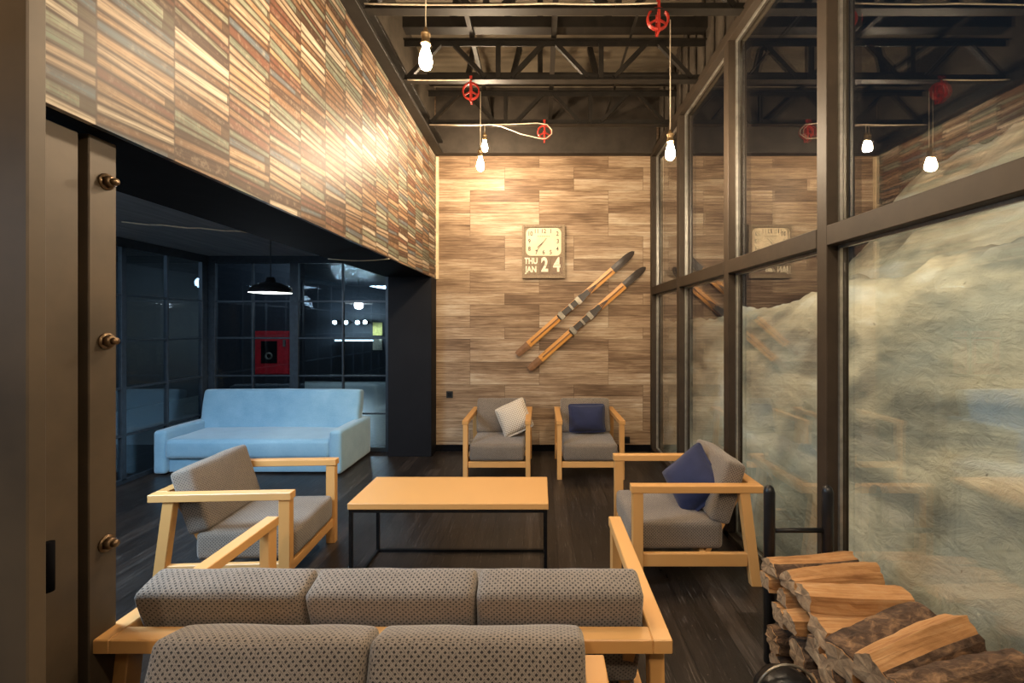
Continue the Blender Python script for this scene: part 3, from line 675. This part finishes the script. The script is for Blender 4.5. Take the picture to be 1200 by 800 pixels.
tl = thing('strip_light', 'cool white strip light on the far wall behind the partition', 'light', (-4.9, 11.8, 1.12))
box('tube', (-0.55, -0.03, -0.02), (0.45, 0.03, 0.02), 'tube_glow', tl); box('housing', (-0.6, -0.03, 0.021), (0.5, 0.30, 0.05), 'grey_metal', tl)
point('lounge_ceiling_fill', (-3.0, 1.6, 1.75), 9, COOL, 0.1)  # unseen point light added to lift the lounge ceiling
point('back_room_fill', (-1.7, 8.2, 2.3), 10, COOL, 0.1)  # hidden fill added to light the room behind the partition
point('cabinet_fill', (-4.35, 6.5, 2.56), 14, COOL, 0.1)  # unseen fill added to bring out the red cabinet
point('left_room_fill', (-5.6, 3.6, 2.3), 22, COOL, 0.1)  # unseen fill added to brighten what shows through the left partition

# ------------------------------------------------------------------ wall clock
def text_mesh(name, s, size, mat, parent, loc, depth=0.003, bold=0.0, sx=1.0):
    cu = bpy.data.curves.new(name, 'FONT'); cu.body = s; cu.size = size; cu.align_x = 'CENTER'; cu.align_y = 'CENTER'; cu.extrude = depth; cu.offset = bold
    o = bpy.data.objects.new(name, cu); C.objects.link(o); bpy.context.view_layer.update()
    me = bpy.data.meshes.new_from_object(o.evaluated_get(bpy.context.evaluated_depsgraph_get()))
    bpy.data.objects.remove(o); me.materials.clear(); me.materials.append(M[mat]); me.name = name
    n = bpy.data.objects.new(name, me); C.objects.link(n); n.parent = parent; n.location = loc; n.rotation_euler = (R(90), 0, 0); n.scale = (sx, 1, 1)
    return n
ck = thing('wall_clock', 'square cream calendar clock showing THU JAN 24 on the plank wall', 'clock', (0.041, YB, 2.39))
bm = bmesh.new(); CW_, CH_ = 0.256, 0.320
add_box(bm, (-CW_, -0.035, -CH_), (CW_, -0.001, CH_), 0.004)
for lo, hi in (((-CW_, -0.05, -CH_), (-CW_+0.03, -0.035, CH_)), ((CW_-0.03, -0.05, -CH_), (CW_, -0.035, CH_)), ((-CW_+0.03, -0.05, -CH_), (CW_-0.03, -0.035, -CH_+0.03)), ((-CW_+0.03, -0.05, CH_-0.03), (CW_-0.03, -0.035, CH_))): add_box(bm, lo, hi, 0.003)
finish('clock_case', bm, 'clock_frame', ck)
# rounded face
bm = bmesh.new(); pts = []
fw, fh, fr = 0.21, 0.165, 0.06; zc = 0.115
for (cx, cz, a0) in ((fw-fr, fh-fr, 0), (-fw+fr, fh-fr, 90), (-fw+fr, -fh+fr, 180), (fw-fr, -fh+fr, 270)):
    for k in range(7): a = R(a0 + 15*k); pts.append((cx + fr*cos(a), cz + fr*sin(a)))
f0 = bm.faces.new([bm.verts.new((x, -0.036, z + zc)) for x, z in pts]); r_ = bmesh.ops.extrude_face_region(bm, geom=[f0])
for v in r_['geom']:
    if isinstance(v, bmesh.types.BMVert): v.co.y = -0.044
face = finish('clock_face', bm, 'clock_face', ck)
box('rim', (-fw, -0.043, zc - fh - 0.004), (fw, -0.036, zc - fh + 0.001), 'clock_frame', ck)
nums = {12: (0, .125), 1: (.085, .125), 2: (.165, .095), 3: (.17, .005), 4: (.165, -.085), 5: (.085, -.125), 6: (0, -.125), 7: (-.085, -.125), 8: (-.17, -.085), 9: (-.17, .005), 10: (-.16, .095), 11: (-.085, .125)}
for k, (x, z) in nums.items(): text_mesh('numeral', str(k), 0.072, 'clock_ink', face, (x, -0.046, z + zc), 0.001, 0.0015, 0.85)
for a, l, w_ in ((R(222), 0.10, 0.009), (R(232), 0.145, 0.006)):
    bar('hand', (0, -0.049, zc), (cos(a) * l, -0.049, zc + sin(a) * l), 0.002, w_, 'clock_ink', face, up=Vector((-sin(a), 0, cos(a))))
bar('hand', (0, -0.049, zc), (0.035, -0.049, zc + 0.045), 0.002, 0.006, 'clock_ink', face)
for k in range(9): box('face_lettering', (-0.075 + k*0.017, -0.0455, zc + 0.062), (-0.064 + k*0.017, -0.0445, zc + 0.070), 'clock_frame', face)
for x0, x1 in ((-0.235, -0.070), (-0.055, 0.082), (0.090, 0.228)):
    box('date_panel', (x0, -0.042, -0.27), (x1, -0.036, -0.065), 'clock_frame' if x0 < -0.2 else 'clock_panel', ck, 0.002)
text_mesh('date_lettering', 'THU', 0.098, 'clock_cream', ck, (-0.150, -0.045, -0.115), 0.002, 0.003, 0.80)
text_mesh('date_lettering', 'JAN', 0.098, 'clock_cream', ck, (-0.150, -0.045, -0.215), 0.002, 0.003, 0.80)
text_mesh('date_lettering', '2', 0.23, 'clock_cream', ck, (0.012, -0.045, -0.165), 0.002, 0.008, 0.72)
text_mesh('date_lettering', '4', 0.23, 'clock_cream', ck, (0.158, -0.045, -0.165), 0.002, 0.008, 0.72)
box('split_line', (-0.055, -0.050, -0.168), (0.228, -0.048, -0.164), 'clock_ink', ck)

# ------------------------------------------------------------------ skis
def ski(x0, z0, x1, z1, label):
    L = math.hypot(x1-x0, z1-z0); a = math.atan2(z1-z0, x1-x0)
    t = thing('ski', label, 'ski', (x0, YB - 0.045, z0), 0, 'old wooden skis on the plank wall'); t.rotation_euler = (0, -a, 0)
    def wid(s):   # half width along ski
        return 0.040 + 0.006*abs(s-0.45) if s < 0.93 else 0.043 * math.sqrt(max(0, 1 - ((s-0.93)/0.07)**2)) + 0.001
    def seg(name, s0, s1, mat, thick=0.018, grow=0.0, n=16):
        bm = bmesh.new(); uvl = bm.loops.layers.uv.verify(); rows = []
        for i in range(n+1):
            s = s0 + (s1-s0)*i/n; y = -0.10*max(0, (s-0.86)/0.14)**2 ; w_ = wid(s) + grow
            if s < 0.03: w_ *= 0.8 + 0.2*(s/0.03)
            rows.append([bm.verts.new(c) for c in ((s*L, y, -w_), (s*L, y-thick, -w_), (s*L, y-thick-0.003, 0), (s*L, y-thick, w_), (s*L, y, w_))])
        for i in range(n):
            for k in range(5):
                f = bm.faces.new((rows[i][k], rows[i][(k+1)%5], rows[i+1][(k+1)%5], rows[i+1][k]))
                for l in f.loops: l[uvl].uv = (l.vert.co.x, l.vert.co.z)
        bm.faces.new(rows[0]); bm.faces.new(rows[-1]); return finish(name, bm, mat, t)
    seg('tail', 0.0, 0.10, 'ski_tail'); seg('board', 0.10, 0.83, 'ski_wood'); seg('tip', 0.83, 1.0, 'ski_black')
    seg('groove', 0.12, 0.82, 'ski_tail', 0.0225, -0.034)
    bd = box('binding', (0.36*L, -0.034, -0.036), (0.62*L, -0.021, 0.036), 'ski_black', t, 0.003)
    box('heel_plate', (0.37*L, -0.045, -0.045), (0.40*L, -0.034, 0.045), 'grey_metal', bd, 0.002); box('heel_plate', (0.46*L, -0.042, -0.042), (0.475*L, -0.034, 0.042), 'grey_metal', bd, 0.002)
    box('toe_plate', (0.515*L, -0.046, -0.046), (0.545*L, -0.034, 0.046), 'grey_metal', bd, 0.002)
    for s in (-1, 1): bar('toe_iron', (0.545*L, -0.04, s*0.042), (0.68*L, -0.030, s*0.004), 0.012, 0.010, 'ski_black', bd)
    bar('cable_pin', (0.385*L, -0.04, -0.055), (0.385*L, -0.04, 0.055), 0.012, 0.012, 'grey_metal', bd)
    return t
ski(-0.277, 1.16, 1.10, 2.373, 'upper left of the two old wooden skis on the plank wall')
ski(-0.134, 0.986, 1.233, 2.19, 'lower right of the two old wooden skis, nearer the window')
ol = thing('wall_outlet', 'small black power outlet on the plank wall by the black column', 'outlet', (-1.088, YB, 0.678))
box('cover_plate', (-0.04, -0.010, -0.04), (0.04, 0.0, 0.04), 'outlet_black', ol, 0.003); box('socket_insert', (-0.024, -0.013, -0.024), (0.024, -0.0105, 0.024), 'black_metal', ol, 0.002)
ol = thing('wall_outlet', 'small black power outlet just above the skirting, right of the chairs', 'outlet', (1.04, YB, 0.13)); 
box('cover_plate', (-0.04, -0.010, -0.04), (0.04, 0.0, 0.04), 'outlet_black', ol, 0.003); box('socket_insert', (-0.024, -0.013, -0.024), (0.024, -0.0105, 0.024), 'black_metal', ol, 0.002)

# ------------------------------------------------------------------ firewood
def log(xc, y, z, length, w_, h_, yaw, roll, label, bark='none', kind='quad', seed=0, pitch=0.0):
    """split log; centre xc,y,z; runs across (x); a bark child follows its rounded side"""
    rnd = random.Random(seed); t = thing('firewood_log', label, 'firewood', (xc, y, z), 0, 'split logs in the firewood pile')
    if kind == 'quad': prof = [(-0.5, -0.45), (0.45, -0.5), (0.52, 0.30), (0.1, 0.5), (-0.48, 0.40)]
    elif kind == 'wedge': prof = [(-0.5, -0.35), (0.5, -0.5), (0.42, 0.15), (0.05, 0.5), (-0.3, 0.2)]
    else: prof = [(0.5*cos(a), 0.5*sin(a)) for a in [2*pi*k/9 for k in range(9)]]
    # subdivide the profile for roughness
    pr = []
    for i in range(len(prof)):
        a, b = prof[i], prof[(i+1) % len(prof)]
        for k in range(4): pr.append((a[0]+(b[0]-a[0])*k/4, a[1]+(b[1]-a[1])*k/4))
    n = 14; N = len(pr); bm = bmesh.new(); uvl = bm.loops.layers.uv.verify(); rings = []; bow = rnd.uniform(-0.008, 0.008); tw = rnd.uniform(-0.25, 0.25)
    for i in range(n+1):
        s = i/n; x = (s-0.5)*length; ring = []
        sc = 1 - 0.05*abs(2*s-1)**6 + 0.10 * rnd.uniform(-0.3, 0.3) * 0.3
        for (py, pz) in pr:
            c_, s_ = cos(tw*(s-0.5)), sin(tw*(s-0.5)); yy, zz = py*w_, pz*h_; yy, zz = yy*c_-zz*s_, yy*s_+zz*c_
            nn = mnoise.noise(Vector((x*9 + seed*7.3, py*5, pz*5 + seed))) * 0.0045 + mnoise.noise(Vector((x*30 + seed*3, py*22, pz*22))) * 0.003
            l_ = math.hypot(yy, zz) + 1e-6; k_ = sc + nn / l_
            ex = 0.0
            if i in (0, n): ex = mnoise.noise(Vector((py*6+seed, pz*6, i))) * 0.012
            ring.append(bm.verts.new((x + ex, yy*k_, zz*k_ + bow*4*s*(1-s))))
        rings.append(ring)
    per = 0.0; us = [0]
    for k in range(N):
        a, b = pr[k], pr[(k+1) % N]; per += math.hypot((b[0]-a[0])*w_, (b[1]-a[1])*h_); us.append(per)
    for i in range(n):
        for k in range(N):
            f = bm.faces.new((rings[i][k], rings[i][(k+1)%N], rings[i+1][(k+1)%N], rings[i+1][k]))
            uvs = ((i, k), (i, k+1), (i+1, k+1), (i+1, k))
            for l, (a_, b_) in zip(f.loops, uvs): l[uvl].uv = (a_/n*length, us[b_])
    for q_ in (rings[0], rings[-1]):
        cc = sum((v.co for v in q_), Vector()) / N; cv = bm.verts.new(cc)
        for k in range(N):
            f = bm.faces.new((q_[k], q_[(k+1)%N], cv)); f.material_index = 1
            for l in f.loops: l[uvl].uv = (l.vert.co.y, l.vert.co.z)
    body = finish('split_wood', bm, ['split_wood', 'log_end'], t)
    if bark != 'none':
        ks = {'top': range(8, 17), 'under': range(0, 6), 'side': range(4, 12), 'near': range(15, 21), 'most': range(4, 21), 'all': range(0, 21)}[bark]
        bm = bmesh.new(); uvl = bm.loops.layers.uv.verify(); ri = []; ro = []
        for i in range(n+1):
            a_, b_ = [], []
            for k in ks:
                v = body.data.vertices[i*N + (k % N)].co; l_ = math.hypot(v.y, v.z) + 1e-6
                g = 0.0015; e = 0.007 + 0.006*mnoise.noise(Vector((v.x*25+seed, v.y*25, v.z*25)))
                a_.append(bm.verts.new((v.x*0.99, v.y*(1+g/l_), v.z*(1+g/l_)))); b_.append(bm.verts.new((v.x*0.985, v.y*(1+e/l_), v.z*(1+e/l_))))
            ri.append(a_); ro.append(b_)
        K = len(ri[0])
        def quad(*vs):
            f = bm.faces.new(vs)
            for l in f.loops: l[uvl].uv = (l.vert.co.x, l.vert.co.y + l.vert.co.z)
        for i in range(n):
            for k in range(K-1): quad(ri[i][k], ri[i+1][k], ri[i+1][k+1], ri[i][k+1]); quad(ro[i][k], ro[i][k+1], ro[i+1][k+1], ro[i+1][k])
            quad(ri[i][0], ro[i][0], ro[i+1][0], ri[i+1][0]); quad(ri[i][-1], ri[i+1][-1], ro[i+1][-1], ro[i][-1])
        for i in (0, n):
            for k in range(K-1): quad(ri[i][k], ri[i][k+1], ro[i][k+1], ro[i][k])
        finish('bark', bm, 'bark', t)
    t.rotation_euler = (Matrix.Rotation(R(yaw), 3, 'Z') @ Matrix.Rotation(R(-pitch), 3, 'Y') @ Matrix.Rotation(R(roll), 3, 'X')).to_euler()
    return t
LOGS = [
 # xc, y, z(centre), len, w, h, yaw, roll, bark, kind, pitch, label
 (1.16, 1.90, 0.485, .38, .13, .075, 4, 0, 'near', 'wedge', 2, 'flat split log at the back top corner of the pile, next to the rack'),
 (1.17, 1.775, 0.497, .38, .11, .085, 6, 5, 'none', 'wedge', 2, 'honey-coloured log second from the back on top of the pile'),
 (1.17, 1.655, 0.485, .37, .11, .085, -3, 0, 'none', 'quad', 0, 'smooth pale split log lying level across the top of the pile'),
 (1.17, 1.565, 0.425, .38, .11, .08, -2, 0, 'under', 'quad', 0, 'pale split log in front of the level one, bark edge beneath'),
 (1.165, 1.50, 0.440, .41, .10, .10, 17, 10, 'top', 'quad', 8, 'dark-barked log lying aslant in the middle of the pile'),
 (1.175, 1.37, 0.490, .38, .15, .13, 14, 8, 'near', 'wedge', 9, 'thick honey-coloured wedge log in the near part of the pile'),
 (1.19, 1.255, 0.485, .385, .10, .11, 4, 0, 'most', 'round', 9, 'knobbly bark-covered log nearest the camera, pointing at the glass'),
 (1.19, 1.14, 0.385, .38, .13, .10, 3, 0, 'top', 'quad', 2, 'bark-topped log at the very front bottom of the pile'),
 (1.16, 1.91, 0.405, .37, .09, .08, 0, 0, 'none', 'quad', 0, 'pale-ended log directly under the back top log'),
 (1.16, 1.81, 0.400, .37, .09, .09, 2, 0, 'none', 'wedge', 0, 'narrow pale log in the second layer, at its back'),
 (1.155, 1.70, 0.370, .37, .10, .075, 0, 0, 'under', 'quad', 0, 'pale log with bark below in the second layer'),
 (1.16, 1.82, 0.315, .37, .11, .085, -2, 0, 'none', 'quad', 0, 'short-ended pale log in the third layer from the top'),
 (1.15, 1.60, 0.340, .37, .10, .12, 3, 20, 'side', 'wedge', 0, 'steeply tipped grey-ended log in the middle layer'),
 (1.16, 1.50, 0.335, .37, .09, .11, 0, -10, 'near', 'quad', 0, 'grey-ended barked log below the aslant one'),
 (1.155, 1.70, 0.245, .37, .12, .13, 1, 0, 'all', 'round', 0, 'dark round bark log low in the pile'),
 (1.16, 1.83, 0.205, .37, .12, .12, 0, 0, 'all', 'round', 0, 'dark bark log low at the back of the pile'),
 (1.155, 1.57, 0.215, .37, .11, .11, 0, 0, 'most', 'quad', 0, 'dark bark log low in the middle of the pile'),
 (1.165, 1.40, 0.330, .37, .11, .09, 0, 5, 'under', 'quad', 0, 'orange split log wedged low beneath the thick wedge'),
 (1.165, 1.28, 0.360, .37, .10, .11, 2, 0, 'near', 'quad', 0, 'barked log with an orange tip below the thick wedge'),
 (1.16, 1.85, 0.075, .37, .13, .13, 0, 0, 'all', 'round', 0, 'bottom round bark log at the back of the pile'),
 (1.16, 1.69, 0.085, .37, .13, .15, 0, 0, 'all', 'round', 0, 'second bottom bark log from the back'),
 (1.16, 1.54, 0.080, .37, .13, .15, 0, 0, 'all', 'round', 0, 'third bottom bark log from the back'),
 (1.16, 1.40, 0.080, .37, .13, .15, 0, 0, 'all', 'round', 0, 'fourth bottom bark log from the back'),
 (1.16, 1.26, 0.080, .37, .13, .15, 0, 0, 'all', 'round', 0, 'fifth bottom bark log from the back'),
 (1.16, 1.12, 0.080, .37, .13, .15, 0, 0, 'all', 'round', 0, 'front bottom bark log resting on the floor'),
 (1.16, 1.41, 0.215, .37, .12, .12, 0, 0, 'most', 'quad', 0, 'low bark log in the near half of the pile'),
 (1.16, 1.26, 0.225, .37, .12, .13, 0, 0, 'most', 'quad', 0, 'low bark log beneath the knobbly one'),
 (1.16, 1.12, 0.240, .37, .12, .15, 0, 0, 'most', 'round', 0, 'thick bark log supporting the very front log'),
]
for i, (xc, y, z, ln_, w_, h_, yaw, roll, bk, kd, pt, lb) in enumerate(LOGS):
    if i > 7: w_, h_ = w_ * 0.9, h_ * 0.88; xc += 0.018 * ((i * 7) % 5 - 2) / 2
    log(xc, y, z, ln_, w_, h_, yaw, roll, lb, bk, kd, i + 1, pt)

# firewood rack: bent black tube end frames with a cross bar
rk = thing('firewood_rack', 'black tubular firewood rack with rounded uprights holding the logs', 'rack', (0, 0, 0))
for xx in (1.025, 1.285):
    bm = bmesh.new(); tube_bm(bm, [(xx, 1.985, 0.0), (xx, 1.985, 0.76), (xx, 1.985, 0.78), (xx, 1.985, 0.79)], [0.024, 0.024, 0.018, 0.006], 14); finish('upright', bm, 'rack_black', rk, smooth=False)
tube('cross_bar', [(1.045, 1.985, 0.587), (1.265, 1.985, 0.587)], 0.011, 'rack_black', rk, 10)
tube('cross_bar', [(1.045, 1.985, 0.03), (1.265, 1.985, 0.03)], 0.011, 'rack_black', rk, 10)

# black fire bucket with a rounded lid, bottom edge of the picture
bk_ = thing('ash_bucket', 'glossy black rounded ash bucket at the foot of the firewood pile', 'bucket', (0.845, 1.52, 0)); bk_.scale = (0.95, 0.95, 1.0)
bm = bmesh.new(); lathe_bm(bm, [(0, 0.0), (0.085, 0.0), (0.105, 0.22), (0.108, 0.225), (0.100, 0.228), (0, 0.228)], 32); finish('pail', bm, 'rack_black', bk_)
bm = bmesh.new(); lathe_bm(bm, [(0.110, 0.229), (0.108, 0.250), (0.085, 0.285), (0.045, 0.305), (0, 0.31)], 32); finish('lid', bm, 'rack_black', bk_)
bm = bmesh.new(); tube_bm(bm, [(0.113*cos(a), 0.0, 0.225 + 0.115*sin(a)) for a in [pi*k/16 for k in range(17)]], 0.005, 8); finish('handle', bm, 'grey_metal', bk_)

# ------------------------------------------------------------------ outside: snow bank
def smooth_(e0, e1, x):
    t_ = max(0, min(1, (x-e0)/(e1-e0))); return t_*t_*(3-2*t_)
bm = bmesh.new(); nx, ny = 150, 420; rows = []
for i in range(nx+1):
    x = 1.47 + 7.5 * (i/nx)**1.7; row = []
    for j in range(ny+1):
        y = -4.0 + 16.0 * j/ny
        top = 1.86 + 0.085*(3.9 - min(max(y, 1.0), 7.0)) + 0.06*mnoise.noise(Vector((y*0.9, 0, 3)))
        base = -0.25 + 0.25*mnoise.noise(Vector((y*0.9, 2, 0)))
        k = smooth_(1.45, 2.75, x); z = base + (top - base) * (0.35*math.sqrt(max(0,(min(x,2.75)-1.45)/1.3)) + 0.65*k)
        z += 0.09*mnoise.noise(Vector((x*2.2, y*1.6, 0))) * min(1, (x-1.4)*2) + 0.030*mnoise.noise(Vector((x*7, y*6, 2))) + 0.022*abs(mnoise.noise(Vector((x*15, y*13, z*12))))
        if x > 2.75: z += -0.22*smooth_(2.75, 3.0, x) + (2.1*smooth_(3.0, 5.4, x) + 0.22*mnoise.noise(Vector((x*1.2, y*1.2, 5)))*min(1, (x-2.75)*2)) * (1 - 0.85*smooth_(4.6, 7.0, y - (x-3.0)*0.6))
        lump = max(0, mnoise.noise(Vector((x*5.5, y*5.0, z*5+9)))) * 0.09 * smooth_(1.2, 1.8, z); z += lump
        row.append(bm.verts.new((x, y, z)))
    rows.append(row)
for i in range(nx):
    for j in range(ny):
        f = bm.faces.new((rows[i][j], rows[i+1][j], rows[i+1][j+1], rows[i][j+1])); f.smooth = True
sn_ = finish('snow_bank', bm, 'snow'); tag(sn_, 'high bank of dirty snow piled outside the window wall', 'snow', kind='stuff')
